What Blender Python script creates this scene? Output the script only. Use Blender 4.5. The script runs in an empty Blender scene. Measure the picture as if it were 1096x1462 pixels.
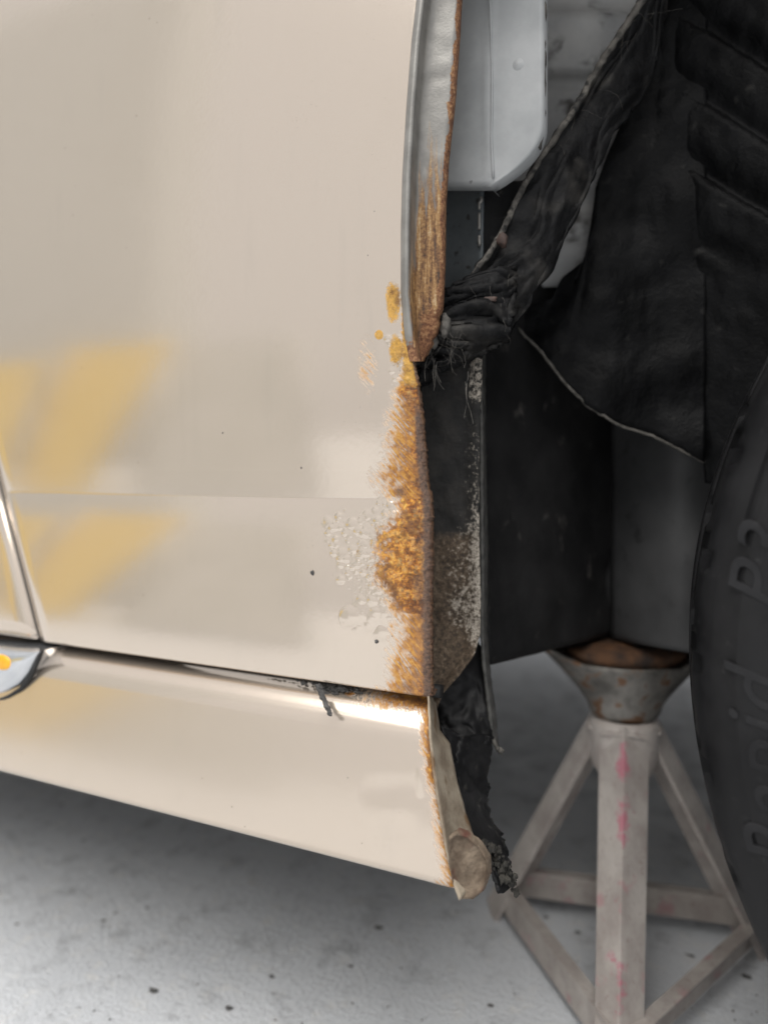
import bpy, bmesh, math, random
from mathutils import Vector, Matrix, noise

random.seed(7)
S = bpy.context.scene
COL = S.collection
rad = math.radians

# ------------------------------------------------------------------ camera
CAM = Vector((0.0, -0.42, 0.45))
YAW, PITCH, FPX = rad(25.6), rad(3.3), 1056.0
cd = bpy.data.cameras.new('camera')
cd.sensor_fit = 'VERTICAL'; cd.sensor_height = 36.0; cd.lens = 36.0 * FPX / 1462.0
cd.clip_start = 0.01; cd.clip_end = 200.0
cd.dof.use_dof = True; cd.dof.focus_distance = 0.452; cd.dof.aperture_fstop = 3.0
cam = bpy.data.objects.new('camera', cd); COL.objects.link(cam)
cam.location = CAM; cam.rotation_euler = (rad(90) - PITCH, 0, YAW)
S.camera = cam

# ------------------------------------------------------------------ sky, sun, exposure
SUN_EL, SUN_AZ = rad(61), rad(182)      # azimuth measured from +Y towards +X
W = bpy.data.worlds.new('World'); S.world = W; W.use_nodes = True
wn, wl = W.node_tree.nodes, W.node_tree.links
wn.clear()
sky = wn.new('ShaderNodeTexSky'); sky.sky_type = 'NISHITA'; sky.sun_disc = False
sky.sun_elevation = SUN_EL; sky.sun_rotation = SUN_AZ
sky.air_density = 1.0; sky.dust_density = 6.0; sky.ozone_density = 1.0
hs = wn.new('ShaderNodeHueSaturation'); hs.inputs['Saturation'].default_value = 0.22
cl = wn.new('ShaderNodeMix'); cl.data_type = 'RGBA'; cl.inputs[0].default_value = .8; cl.inputs[7].default_value = (8.0, 8.0, 8.05, 1)   # an even cloud layer
bg = wn.new('ShaderNodeBackground'); bg.inputs['Strength'].default_value = 0.10
wo = wn.new('ShaderNodeOutputWorld')
wl.new(sky.outputs[0], hs.inputs['Color']); wl.new(hs.outputs[0], cl.inputs[6]); wl.new(cl.outputs[2], bg.inputs[0]); wl.new(bg.outputs[0], wo.inputs[0])
sd = bpy.data.lights.new('sun', 'SUN'); sd.energy = 2.9; sd.angle = rad(54); sd.color = (1, .97, .93)
sun = bpy.data.objects.new('sun', sd); COL.objects.link(sun)
sv = Vector((math.sin(SUN_AZ) * math.cos(SUN_EL), math.cos(SUN_AZ) * math.cos(SUN_EL), math.sin(SUN_EL)))
sun.rotation_euler = sv.to_track_quat('Z', 'Y').to_euler(); sun.location = (0, -3, 5)
S.view_settings.view_transform = 'Standard'; S.view_settings.look = 'None'
S.view_settings.exposure = 0.06; S.view_settings.gamma = 1.0
S.render.engine = 'CYCLES'
S.cycles.max_bounces = 8; S.cycles.diffuse_bounces = 4; S.cycles.glossy_bounces = 4
S.cycles.use_denoising = True
S.cycles.sample_clamp_indirect = 6

# ------------------------------------------------------------------ measuring helpers
CR = Vector((math.cos(YAW), math.sin(YAW), 0))
CF = Vector((-math.sin(YAW) * math.cos(PITCH), math.cos(YAW) * math.cos(PITCH), -math.sin(PITCH)))
CU = CR.cross(CF)
def ray(px, py):
    return CF + CR * ((px - 548) / FPX) - CU * ((py - 731) / FPX)
def at(px, py, Y):                       # the point of the plane Y seen there in the photo
    d = ray(px, py); return CAM + d * ((Y - CAM.y) / d.y)
def on_floor(px, py, z=0.0):
    d = ray(px, py); return CAM + d * ((z - CAM.z) / d.z)
def proj(p):
    q = p - CAM; z = q.dot(CF)
    return 548 + FPX * q.dot(CR) / z, 731 - FPX * q.dot(CU) / z
def lerp_poly(poly, y):                  # poly: (x, y) sorted by y
    if y <= poly[0][1]: a, b = poly[0], poly[1]
    elif y >= poly[-1][1]: a, b = poly[-2], poly[-1]
    else:
        for a, b in zip(poly, poly[1:]):
            if a[1] <= y <= b[1]: break
    return a[0] + (b[0] - a[0]) * (y - a[1]) / (b[1] - a[1])
def solve_x(Y, z, poly, lo=-1.4, hi=0.35):   # where the line of height z on depth Y meets an outline
    for _ in range(34):
        m = (lo + hi) / 2; px, py = proj(Vector((m, Y, z)))
        if px < lerp_poly(poly, py): lo = m
        else: hi = m
    return (lo + hi) / 2
def sst(a, b, x):
    if a == b: return float(x > a)
    t = max(0., min(1., (x - a) / (b - a))); return t * t * (3 - 2 * t)
def nz(x, y, z=0.): return noise.noise(Vector((x, y, z)))

# ------------------------------------------------------------------ object helpers
def link(name, me, mat=None, parent=None, smooth=True):
    o = bpy.data.objects.new(name, me); COL.objects.link(o)
    if mat: me.materials.append(mat)
    if parent: o.parent = parent
    if smooth:
        for p in me.polygons: p.use_smooth = True
    return o
def root(name, loc, label, cat, group=None):
    o = bpy.data.objects.new(name, None); COL.objects.link(o); o.location = loc
    o.empty_display_size = .05
    o['label'] = label; o['category'] = cat
    if group: o['group'] = group
    return o
def grid(name, pts, mat, parent=None, attrs=None, solid=0, offset=0, smooth=True):
    n, m = len(pts), len(pts[0])
    vs = [p for r in pts for p in r]
    fs = [(i*m+j, i*m+j+1, (i+1)*m+j+1, (i+1)*m+j) for i in range(n-1) for j in range(m-1)]
    me = bpy.data.meshes.new(name); me.from_pydata([tuple(v) for v in vs], [], fs); me.update()
    for k, vals in (attrs or {}).items():
        a = me.attributes.new(k, 'FLOAT', 'POINT'); a.data.foreach_set('value', vals)
    o = link(name, me, mat, parent, smooth)
    if solid:
        md = o.modifiers.new('thickness', 'SOLIDIFY'); md.thickness = solid; md.offset = offset
    return o
def resample(poly, n):
    P = [Vector(p) for p in poly]; L = [0.]
    for a, b in zip(P, P[1:]): L.append(L[-1] + (b - a).length)
    out = []
    for i in range(n):
        t = L[-1] * i / (n - 1); k = 0
        while k < len(P) - 2 and L[k+1] < t: k += 1
        f = (t - L[k]) / max(1e-9, L[k+1] - L[k]); out.append(P[k].lerp(P[k+1], f))
    return out
def sheet(name, left, right, n, m, mat, parent, solid=.0015, amp=0., freq=20., bow=0., amp2=0., seed=0., edge=0., ridge=False):
    """a sheet between two outlines, each a list of (photo x, photo y, depth Y)"""
    A = resample([at(*p) for p in left], n); B = resample([at(*p) for p in right], n)
    pts = []
    for i in range(n):
        row = []
        for j in range(m):
            t = j / (m - 1)
            p = A[i].lerp(B[i], t)
            p.y -= bow * math.sin(math.pi * t)
            s_ = i / (n - 1)
            q = Vector((t*1.9 + seed + .8*noise.noise(Vector((s_*5, t*2, seed))), s_*freq*.11, seed)) if ridge else p * freq + Vector((seed, seed * 2, 0))
            p.y += amp * (1.5 * abs(noise.noise(q)) - .4 if ridge else noise.noise(q)) + amp2 * (abs(noise.noise(q * 2.3)) * 1.5 if ridge else noise.noise(q * 3.7))
            if edge and j in (0, m-1):
                p.x += edge * noise.noise(q * 5); p.z += edge * noise.noise(q * 5 + Vector((9, 0, 0)))
            row.append(p)
        pts.append(row)
    return grid(name, pts, mat, parent, solid=solid, offset=0)
def tube(bm, pts, r, seg=6, r2=None, cap=True):
    pts = [Vector(p) for p in pts]; rings = []; n = len(pts)
    for i, p in enumerate(pts):
        t = (pts[min(i+1, n-1)] - pts[max(i-1, 0)]).normalized()
        a = t.orthogonal().normalized() if i == 0 else (rings_a - t * rings_a.dot(t)).normalized()
        rings_a = a; b = t.cross(a)
        rr = r if r2 is None else r + (r2 - r) * i / (n - 1)
        rings.append([bm.verts.new(p + (a * math.cos(k*2*math.pi/seg) + b * math.sin(k*2*math.pi/seg)) * rr) for k in range(seg)])
    for u, v in zip(rings, rings[1:]):
        for k in range(seg): bm.faces.new((u[k], u[(k+1) % seg], v[(k+1) % seg], v[k]))
    if cap:
        bm.faces.new(rings[0][::-1]); bm.faces.new(rings[-1])
def from_bm(name, bm, mat, parent=None, smooth=True):
    bmesh.ops.recalc_face_normals(bm, faces=bm.faces)
    me = bpy.data.meshes.new(name); bm.to_mesh(me); bm.free()
    return link(name, me, mat, parent, smooth)
def lathe(bm, prof, seg, M=Matrix(), sx=1., sy=1.):
    rings = [[bm.verts.new(M @ Vector((r*sx*math.cos(k*2*math.pi/seg), r*sy*math.sin(k*2*math.pi/seg), z))) for k in range(seg)] for r, z in prof]
    for u, v in zip(rings, rings[1:]):
        for k in range(seg): bm.faces.new((u[k], u[(k+1) % seg], v[(k+1) % seg], v[k]))
    return rings
def lump(bm, c, r, sc=(1, 1, 1), rough=.35, sub=2, seed=0):
    g = bmesh.ops.create_icosphere(bm, subdivisions=sub, radius=1)
    for v in g['verts']:
        d = v.co.copy(); k = 1 + rough * noise.noise(d * 1.7 + Vector((seed, 0, 0))) + rough * .5 * noise.noise(d * 4 + Vector((0, seed, 0)))
        v.co = Vector((d.x*sc[0], d.y*sc[1], d.z*sc[2])) * r * k + Vector(c)

# ------------------------------------------------------------------ materials
class NT:
    def __init__(s, name):
        s.m = bpy.data.materials.new(name); s.m.use_nodes = True
        s.n = s.m.node_tree.nodes; s.l = s.m.node_tree.links
        s.bsdf = s.n['Principled BSDF']; s.out = s.n['Material Output']
        s.co = s.n.new('ShaderNodeTexCoord').outputs['Object']
    def put(s, inp, v):
        if isinstance(v, bpy.types.NodeSocket): s.l.new(v, inp)
        elif v is not None:
            if inp.type == 'RGBA' and not hasattr(v, '__len__'): v = (v, v, v)
            inp.default_value = (*v, 1.0) if (inp.type == 'RGBA' and len(v) == 3) else v
    def map(s, scale=(1,1,1), rot=(0,0,0), loc=(0,0,0)):
        n = s.n.new('ShaderNodeMapping'); s.l.new(s.co, n.inputs[0])
        n.inputs['Scale'].default_value = scale; n.inputs['Rotation'].default_value = rot; n.inputs['Location'].default_value = loc
        return n.outputs[0]
    def noise(s, scale, detail=4, rough=.55, vec=None, dist=0.):
        n = s.n.new('ShaderNodeTexNoise'); s.l.new(vec or s.co, n.inputs['Vector'])
        n.inputs['Scale'].default_value = scale; n.inputs['Detail'].default_value = detail
        n.inputs['Roughness'].default_value = rough; n.inputs['Distortion'].default_value = dist
        return n.outputs['Fac']
    def voro(s, scale, vec=None, feat='F1', rnd=1.):
        n = s.n.new('ShaderNodeTexVoronoi'); s.l.new(vec or s.co, n.inputs['Vector']); n.feature = feat
        n.inputs['Scale'].default_value = scale; n.inputs['Randomness'].default_value = rnd
        return n.outputs['Distance']
    def rng(s, v, a, b, c=0., d=1., smooth=True):
        n = s.n.new('ShaderNodeMapRange'); n.interpolation_type = 'SMOOTHSTEP' if smooth else 'LINEAR'
        s.l.new(v, n.inputs[0])
        for i, x in enumerate((a, b, c, d)): n.inputs[i+1].default_value = x
        return n.outputs[0]
    def math(s, op, a, b=None):
        n = s.n.new('ShaderNodeMath'); n.operation = op; s.put(n.inputs[0], a)
        if b is not None: s.put(n.inputs[1], b)
        return n.outputs[0]
    def mix(s, f, a, b, typ='MIX'):
        n = s.n.new('ShaderNodeMix'); n.data_type = 'RGBA'; n.blend_type = typ
        s.put(n.inputs[0], f); s.put(n.inputs[6], a); s.put(n.inputs[7], b); return n.outputs[2]
    def ramp(s, v, stops):
        n = s.n.new('ShaderNodeValToRGB'); s.l.new(v, n.inputs[0]); e = n.color_ramp.elements
        while len(e) < len(stops): e.new(.5)
        for el, (p, c) in zip(e, stops): el.position = p; el.color = (*c, 1)
        return n.outputs[0]
    def attr(s, name):
        n = s.n.new('ShaderNodeAttribute'); n.attribute_name = name; return n.outputs['Fac']
    def bump(s, h, strength=.3, dist=.001, nrm=None):
        n = s.n.new('ShaderNodeBump'); s.l.new(h, n.inputs['Height'])
        n.inputs['Strength'].default_value = strength; n.inputs['Distance'].default_value = dist
        if nrm: s.l.new(nrm, n.inputs['Normal'])
        return n.outputs[0]
    def set(s, b=None, **k):
        b = b or s.bsdf
        for key, v in k.items(): s.put(b.inputs[key.replace('_', ' ')], v)
        return s
    def xyz(s):
        n = s.n.new('ShaderNodeSeparateXYZ'); s.l.new(s.co, n.inputs[0]); return n.outputs

def simple(name, c1, c2, scale, rough=.7, bump=.3, bdist=.001, spots=None, metallic=0., bscale=None, spec=.5):
    t = NT(name); f = t.noise(scale, 6, .6); c = t.mix(t.rng(f, .3, .7), c1, c2)
    if spots:
        sc, col, lo, hi = spots
        c = t.mix(t.rng(t.noise(sc, 3, .5), lo, hi), c, col)
    t.set(Base_Color=c, Roughness=rough, Metallic=metallic, Specular_IOR_Level=spec)
    t.set(Normal=t.bump(t.noise(bscale or scale * 4, 6, .65), bump, bdist))
    return t.m

PAINT = (.67, .578, .488)
def paint_material(name, rough=.115, coat=.8):
    """silver-beige metallic paint with clear coat; attributes rust / stain / edge say where it has rusted through"""
    t = NT(name); b = t.bsdf
    rust, stain, edge = t.attr('rust'), t.attr('stain'), t.attr('edge')
    n1, n2, n3 = t.noise(190, 6, .7), t.noise(520, 6, .75), t.noise(1700, 3, .7)
    # paint
    flake = t.noise(5200, 2, .5)
    pc = t.mix(t.rng(flake, .3, .7), tuple(x*.95 for x in PAINT), tuple(min(1, x*1.04) for x in PAINT))
    pc = t.mix(t.rng(t.noise(9, 4, .6), .45, .75, 0, .10), pc, (.52, .44, .34))
    specks = t.rng(t.voro(95), .035, .06, 1, 0)
    specks = t.math('MULTIPLY', specks, t.rng(t.noise(45, 1), .56, .60))
    pc = t.mix(t.math('MULTIPLY', specks, .75), pc, (.17, .14, .11))
    # brown bleeding stain with slanting streaks
    sv_ = t.map((1, 1, 1), (0, rad(44), 0)); mp = t.n.new('ShaderNodeMapping'); t.l.new(sv_, mp.inputs[0]); mp.inputs['Scale'].default_value = (900, 200, 110); sv_ = mp.outputs[0]
    st = t.noise(1.0, 4, .6, sv_)
    sn = t.math('ADD', t.math('MULTIPLY', t.math('SUBTRACT', t.noise(150, 6, .75), .5), 1.2), t.math('MULTIPLY', t.math('SUBTRACT', st, .5), 1.5))
    smask = t.math('MULTIPLY', t.rng(t.math('ADD', stain, t.math('MULTIPLY', sn, t.rng(stain, .0, .35))), .14, .75), t.rng(st, .25, .65, .8, 1))
    scol = t.ramp(t.math('ADD', t.math('MULTIPLY', st, .65), t.math('MULTIPLY', t.noise(330, 6, .75), .35)), [(.36, (.04, .016, .006)), (.455, (.21, .078, .015)), (.54, (.42, .19, .036)), (.66, (.56, .35, .12))])
    pc = t.mix(smask, pc, scol)
    sp2 = t.math('MULTIPLY', t.rng(t.voro(240), .05, .09, 1, 0), t.rng(t.noise(30, 3), .52, .60))
    pc = t.mix(t.math('MULTIPLY', sp2, .6), pc, (.25, .20, .15))
    pc = t.mix(t.math('MULTIPLY', t.rng(t.noise(1., 4, .6, t.map((60, 60, 7))), .55, .8), .16), pc, (.48, .44, .38))
    t.set(Base_Color=pc, Metallic=t.rng(smask, 0, .4, .78, 0), Specular_IOR_Level=t.rng(smask, 0, .4, .5, .15), Roughness=t.rng(smask, 0, 1,  rough, .75),
          Coat_Weight=t.rng(smask, 0, .35, coat, 0), Coat_Roughness=t.rng(t.noise(14, 5, .65), .35, .7, .03, .13), Coat_IOR=1.5)
    ob = t.bump(t.noise(260, 2, .5), .05, .0004)
    ob = t.bump(t.math('MULTIPLY', t.noise(1100, 4, .7), smask), .5, .0006, ob)
    t.set(Normal=ob)
    # rust
    r = t.n.new('ShaderNodeBsdfPrincipled')
    rc = t.ramp(t.math('ADD', t.math('MULTIPLY', n1, .5), t.math('MULTIPLY', n2, .5)),
                [(.36, (.026, .011, .006)), (.44, (.105, .034, .009)), (.49, (.35, .11, .012)), (.54, (.58, .23, .022)), (.60, (.70, .38, .055)), (.68, (.76, .54, .22))])
    rc = t.mix(t.rng(t.math('MULTIPLY', t.attr('ochre'), 1.), 0, 1, 0, .75), rc, t.mix(n2, (.50, .26, .03), (.80, .50, .12)))
    rc = t.mix(t.rng(t.math('ADD', t.attr('bub'), t.math('MULTIPLY', t.math('SUBTRACT', n1, .5), .9)), .02, .45, .62, 0), rc, t.mix(n2, (.06, .020, .006), (.24, .080, .014)))
    rc = t.mix(t.rng(t.attr('bub'), .5, .95, 0, .30), rc, (.74, .50, .20))
    rc = t.mix(t.rng(t.noise(75, 5, .7), .37, .54, .75, 0), rc, t.mix(n2, (.028, .012, .007), (.20, .07, .016)))
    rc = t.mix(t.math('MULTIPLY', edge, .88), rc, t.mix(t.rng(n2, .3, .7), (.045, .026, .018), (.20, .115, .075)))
    t.set(r, Base_Color=rc, Roughness=t.rng(n2, .35, .65, .30, .75), Specular_IOR_Level=.5, Coat_Weight=t.rng(n1, .45, .6, 0, .5), Coat_Roughness=.2)
    hb = t.math('ADD', t.math('MULTIPLY', n2, .7), t.math('MULTIPLY', n3, .35))
    t.set(r, Normal=t.bump(hb, .8, .0022))
    rm = t.math('ADD', rust, t.math('MULTIPLY', t.math('SUBTRACT', t.math('ADD', t.math('MULTIPLY', n1, .6), t.math('MULTIPLY', n2, .4)), .5), 1.3))
    mask = t.math('MAXIMUM', t.rng(rm, .40, .66), t.math('MULTIPLY', edge, t.rng(n1, .3, .5, .75, 1)))
    mask = t.math('MULTIPLY', mask, t.rng(t.math('ADD', rust, edge), .01, .1))
    ms = t.n.new('ShaderNodeMixShader')
    t.l.new(mask, ms.inputs[0]); t.l.new(b.outputs[0], ms.inputs[1]); t.l.new(r.outputs[0], ms.inputs[2])
    t.l.new(ms.outputs[0], t.out.inputs[0])
    return t.m

M = {}
M['paint'] = paint_material('silver_paint')
M['sill_paint'] = paint_material('weathered_sill_paint', .20, .35)   # dulled by road grit
M['wing'] = simple('grey_inner_paint', (.29, .302, .308), (.37, .38, .385), 30, .5, .25, .0006, (120, (.14, .14, .14), .71, .80))
M['tower'] = simple('dusty_grey_paint', (.36, .365, .37), (.52, .52, .51), 22, .6, .3, .001, (38, (.07, .065, .06), .55, .72))
M['bracket'] = simple('dark_grey_paint', (.055, .065, .072), (.10, .115, .125), 28, .5, .3, .001, (160, (.02, .02, .02), .60, .7))
M['under'] = simple('black_underseal', (.010, .010, .0105), (.024, .0235, .024), 16, .55, .4, .002, (55, (.075, .07, .066), .62, .8), spec=0.2)
M['underpale'] = simple('dusty_underseal', (.034, .0342, .035), (.06, .0602, .061), 14, .6, .4, .002, (60, (.02, .02, .02), .6, .75))
M['felt'] = simple('torn_black_felt', (.004, .004, .0045), (.014, .014, .0155), 45, .9, .9, .004, (90, (.05, .047, .042), .66, .85), bscale=330, spec=0.08)
M['flange'] = simple('dirty_grey_flange', (.035, .035, .034), (.11, .108, .10), 120, .6, .4, .001)
M['felt_dust'] = simple('dusty_felt_edge', (.05, .047, .043), (.20, .185, .165), 90, .95, .9, .003, (160, (.02, .02, .02), .5, .68), bscale=400)
M['plastic'] = simple('black_plastic', (.005, .005, .0055), (.016, .016, .017), 40, .5, .4, .001, (120, (.06, .058, .052), .62, .75), spec=0.25)
M['liner'] = simple('glossy_black_liner', (.0022, .0023, .0026), (.0070, .0072, .0078), 30, .42, .5, .003, (70, (.035, .034, .032), .64, .85), bscale=110, spec=.09)
M['strap'] = simple('dusty_torn_plastic', (.004, .004, .0045), (.014, .0142, .015), 45, .5, .6, .003, (34, (.055, .052, .048), .52, .78), bscale=160, spec=.15)
M['void'] = simple('gap_shade_black', (.006, .006, .006), (.016, .015, .014), 30, .9, .3, .001, spec=0.1)
M['rubber'] = simple('black_rubber_seal', (.008, .008, .008), (.02, .02, .02), 60, .6, .2, .0005)
M['sealant'] = simple('grey_old_sealant', (.035, .034, .034), (.13, .125, .12), 260, .75, .8, .0015)
M['bead'] = simple('brown_seam_sealer', (.05, .047, .042), (.16, .15, .135), 130, .85, .8, .002)
M['rim'] = simple('dull_alloy', (.25, .25, .25), (.35, .35, .35), 20, .5, .2, .001, metallic=.8)

def speckled():
    t = NT('corroded_inner_steel'); x = t.xyz()
    n1, n2, n3 = t.noise(60, 5, .65), t.noise(330, 5, .75), t.noise(1100, 3, .7)
    low, pale = t.attr('low'), t.attr('pale')
    c = t.mix(t.rng(n1, .35, .7), (.006, .006, .006), (.022, .020, .018))
    br = t.rng(t.math('ADD', low, t.math('MULTIPLY', t.math('SUBTRACT', n1, .5), .8)), .3, .75)
    c = t.mix(t.math('MULTIPLY', br, .9), c, t.ramp(n2, [(.35, (.022, .016, .011)), (.5, (.085, .058, .036)), (.66, (.17, .125, .085))]))
    wh = t.rng(t.math('ADD', pale, t.math('MULTIPLY', t.math('SUBTRACT', n2, .5), 3.0)), .50, 1.0)
    c = t.mix(wh, c, t.mix(t.rng(n3, .3, .6), (.13, .11, .085), (.44, .40, .345)))
    t.set(Base_Color=c, Roughness=.75, Normal=t.bump(n2, .7, .002)); return t.m
M['speckled'] = speckled()

def lip_material():
    t = NT('arch_lip_paint')
    rust, bro = t.attr('rust'), t.attr('brown')
    st = t.noise(1., 4, .6, t.map((420, 420, 42)))
    n1, n2 = t.noise(190, 5, .7), t.noise(560, 5, .7)
    pc = t.mix(t.rng(t.noise(60, 4), .3, .7), (.22, .212, .198), (.31, .30, .28))
    pc = t.mix(t.math('MULTIPLY', t.rng(t.voro(150), .04, .08, 1, 0), .6), pc, (.12, .10, .09))
    bm_ = t.rng(t.math('ADD', bro, t.math('MULTIPLY', t.math('SUBTRACT', st, .5), 1.5)), .32, .80)
    pc = t.mix(bm_, pc, t.ramp(t.math('ADD', t.math('MULTIPLY', st, .6), t.math('MULTIPLY', n2, .4)), [(.36, (.04, .02, .011)), (.46, (.15, .072, .03)), (.56, (.33, .185, .07)), (.68, (.52, .40, .25))]))
    t.set(Base_Color=pc, Metallic=t.rng(bm_, 0, .6, .6, 0), Roughness=t.rng(bm_, 0, 1, .42, .7), Coat_Weight=t.rng(bm_, 0, .6, .3, .05), Coat_Roughness=.08,
          Normal=t.bump(n2, .25, .0008))
    r = t.n.new('ShaderNodeBsdfPrincipled')
    rc = t.ramp(t.math('ADD', t.math('MULTIPLY', n1, .5), t.math('MULTIPLY', n2, .5)), [(.34, (.05, .022, .014)), (.46, (.16, .065, .03)), (.55, (.30, .15, .07)), (.66, (.48, .30, .15))])
    t.set(r, Base_Color=rc, Roughness=.8, Normal=t.bump(n2, .8, .002))
    mask = t.rng(t.math('ADD', rust, t.math('MULTIPLY', t.math('SUBTRACT', n1, .5), 1.2)), .40, .58)
    ms = t.n.new('ShaderNodeMixShader'); t.l.new(mask, ms.inputs[0]); t.l.new(t.bsdf.outputs[0], ms.inputs[1]); t.l.new(r.outputs[0], ms.inputs[2])
    t.l.new(ms.outputs[0], t.out.inputs[0]); return t.m
M['lip'] = lip_material()

def concrete():
    t = NT('grey_concrete')
    a, b_, c_ = t.noise(3.2, 6, .6), t.noise(26, 6, .7), t.noise(240, 4, .7)
    c = t.mix(t.rng(a, .3, .7), (.57, .592, .62), (.69, .712, .738))
    c = t.mix(t.rng(b_, .48, .72, 0, .65), c, (.34, .35, .365))
    c = t.mix(t.rng(t.noise(42, 6, .75), .52, .68, 0, .75), c, (.70, .70, .69))
    c = t.mix(t.rng(c_, .6, .75, 0, .45), c, (.16, .16, .16))
    sp = t.math('MULTIPLY', t.rng(t.voro(26), .05, .11, 1, 0), t.rng(t.noise(12, 2), .5, .56))
    c = t.mix(t.math('MULTIPLY', sp, .8), c, (.045, .045, .045))
    h = t.math('ADD', t.math('MULTIPLY', b_, .5), t.math('MULTIPLY', c_, .5))
    t.set(Base_Color=c, Roughness=t.rng(b_, .3, .7, .5, .85), Normal=t.bump(h, .8, .006)); return t.m
M['concrete'] = concrete()

def tyre_mat(name, c1, c2):
    t = NT(name); n = t.noise(30, 5, .6)
    c = t.mix(t.rng(n, .3, .7), c1, c2)
    c = t.mix(t.rng(t.noise(140, 5, .7), .6, .8, 0, .5), c, (.10, .10, .10))
    t.set(Base_Color=c, Roughness=t.rng(n, .3, .7, .42, .62), Specular_IOR_Level=.22, Normal=t.bump(t.noise(700, 4, .7), .25, .0006)); return t.m
M['tyre'] = tyre_mat('dusty_tyre_rubber', (.0065, .0065, .0072), (.0125, .0125, .0135))
M['letters'] = tyre_mat('tyre_letter_rubber', (.009, .009, .010), (.018, .018, .0195))

def stand_mat():
    t = NT('worn_stand_paint'); pk = t.attr('pink')
    n1, n2 = t.noise(28, 5, .65), t.noise(150, 5, .7)
    c = t.mix(t.rng(n1, .3, .7), (.30, .265, .245), (.44, .405, .375))
    c = t.mix(t.rng(n2, .55, .75, 0, .7), c, (.16, .10, .085))
    c = t.mix(t.rng(t.noise(45, 3), .60, .72, 0, .6), c, (.38, .19, .20))
    c = t.mix(t.rng(t.math('ADD', pk, t.math('MULTIPLY', t.math('SUBTRACT', t.noise(75, 6, .75), .5), 3.2)), .45, 1.0, 0, .75), c, (.46, .12, .18))
    t.set(Base_Color=c, Roughness=.6, Normal=t.bump(n2, .5, .001)); return t.m
M['stand'] = stand_mat()
M['saddle'] = simple('worn_cast_metal', (.08, .075, .068), (.25, .238, .218), 40, .45, .4, .001, (80, (.15, .085, .05), .52, .66), metallic=.6)
M['rusty'] = simple('dark_rusty_steel', (.012, .009, .008), (.10, .045, .018), 55, .8, .8, .002)
M['chrome'] = None
t = NT('bright_silver_trim'); t.set(Base_Color=t.mix(t.rng(t.noise(40, 3), .3, .7), (.62, .64, .67), (.72, .73, .75)), Metallic=.9, Roughness=.14, Normal=t.bump(t.noise(300, 2), .04, .0004)); M['chrome'] = t.m
M['amber'] = simple('glossy_orange', (.80, .36, .012), (.90, .46, .03), 60, .25, .2, .0005)
M['grit'] = simple('dark_grit', (.03, .03, .03), (.16, .155, .15), 40, .9, .6, .002)
M['dull_end'] = simple('bare_primed_steel', (.20, .155, .11), (.37, .315, .24), 70, .7, .5, .0015, (60, (.17, .105, .055), .52, .68), bscale=500)
M['dirty_end'] = simple('dirty_folded_steel', (.075, .048, .03), (.25, .195, .14), 75, .75, .9, .002, (55, (.12, .045, .03), .52, .66), bscale=420)
M['mud'] = simple('caked_dark_mud', (.014, .013, .012), (.07, .065, .055), 200, .9, .8, .002)
# yard (seen only as reflections in the paint)
M['render_wall'] = simple('pale_wall_render', (.74, .66, .59), (.80, .72, .65), 2, .9, .3, .005)
M['grey_wall'] = simple('greyish_wall_render', (.64, .61, .56), (.70, .67, .62), 2, .9, .3, .005)
M['yellow'] = simple('yellow_enamel', (.84, .60, .14), (.88, .66, .18), 4, .5, .2, .002)
M['white'] = simple('white_enamel', (.74, .75, .72), (.82, .82, .80), 4, .5, .2, .002)
M['offwhite'] = simple('offwhite_enamel', (.56, .57, .54), (.66, .66, .64), 3, .5, .2, .002)  # white toned down to dim the made-up ramp's reflection
M['grey_steel'] = simple('grey_steel', (.18, .18, .18), (.25, .25, .25), 6, .6, .2, .002)

# ------------------------------------------------------------------ ground
def ground():
    xs = [-30, -8, -3, 3, 8, 30]
    me = bpy.data.meshes.new('concrete_floor')
    vs = [(x, y, 0) for y in xs for x in xs]; n = len(xs)
    fs = [(i*n+j, i*n+j+1, (i+1)*n+j+1, (i+1)*n+j) for i in range(n-1) for j in range(n-1)]
    me.from_pydata(vs, [], fs); o = link('concrete_floor', me, M['concrete'], None, False); o['kind'] = 'structure'
    o['label'] = 'pale grey stained concrete floor under the car'
ground()
bm = bmesh.new()
for k in range(260):
    p = on_floor(random.uniform(0, 1096), random.uniform(1130, 1500))
    lump(bm, (p.x, p.y, .0006), random.uniform(.0003, .0011), (1, 1, .6), .5, 1, k)
for (px, py, r) in ((219, 1415, .006), (327, 1440, .005), (388, 1395, .004), (500, 1380, .0035), (540, 1325, .0055), (652, 1302, .002), (985, 1365, .004), (1065, 1395, .006), (210, 1297, .003), (24, 1320, .003), (700, 1436, .004)):
    p = on_floor(px, py); lump(bm, (p.x, p.y, .0004), r * .55, (1.3, .9, .22), .7, 2, px)
o = from_bm('floor_grit', bm, M['grit']); o['kind'] = 'stuff'; o['label'] = 'specks of dark grit scattered on the concrete'

# ------------------------------------------------------------------ the car
car = root('car', (0.28, 0.75, 0), 'silver car with a rusted-through front wing end, raised on a jack stand', 'car')
def inv(o):                                # children keep world coordinates
    o.matrix_parent_inverse = Matrix.Translation(-car.location); return o
def kid(o): return inv(o)

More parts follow.
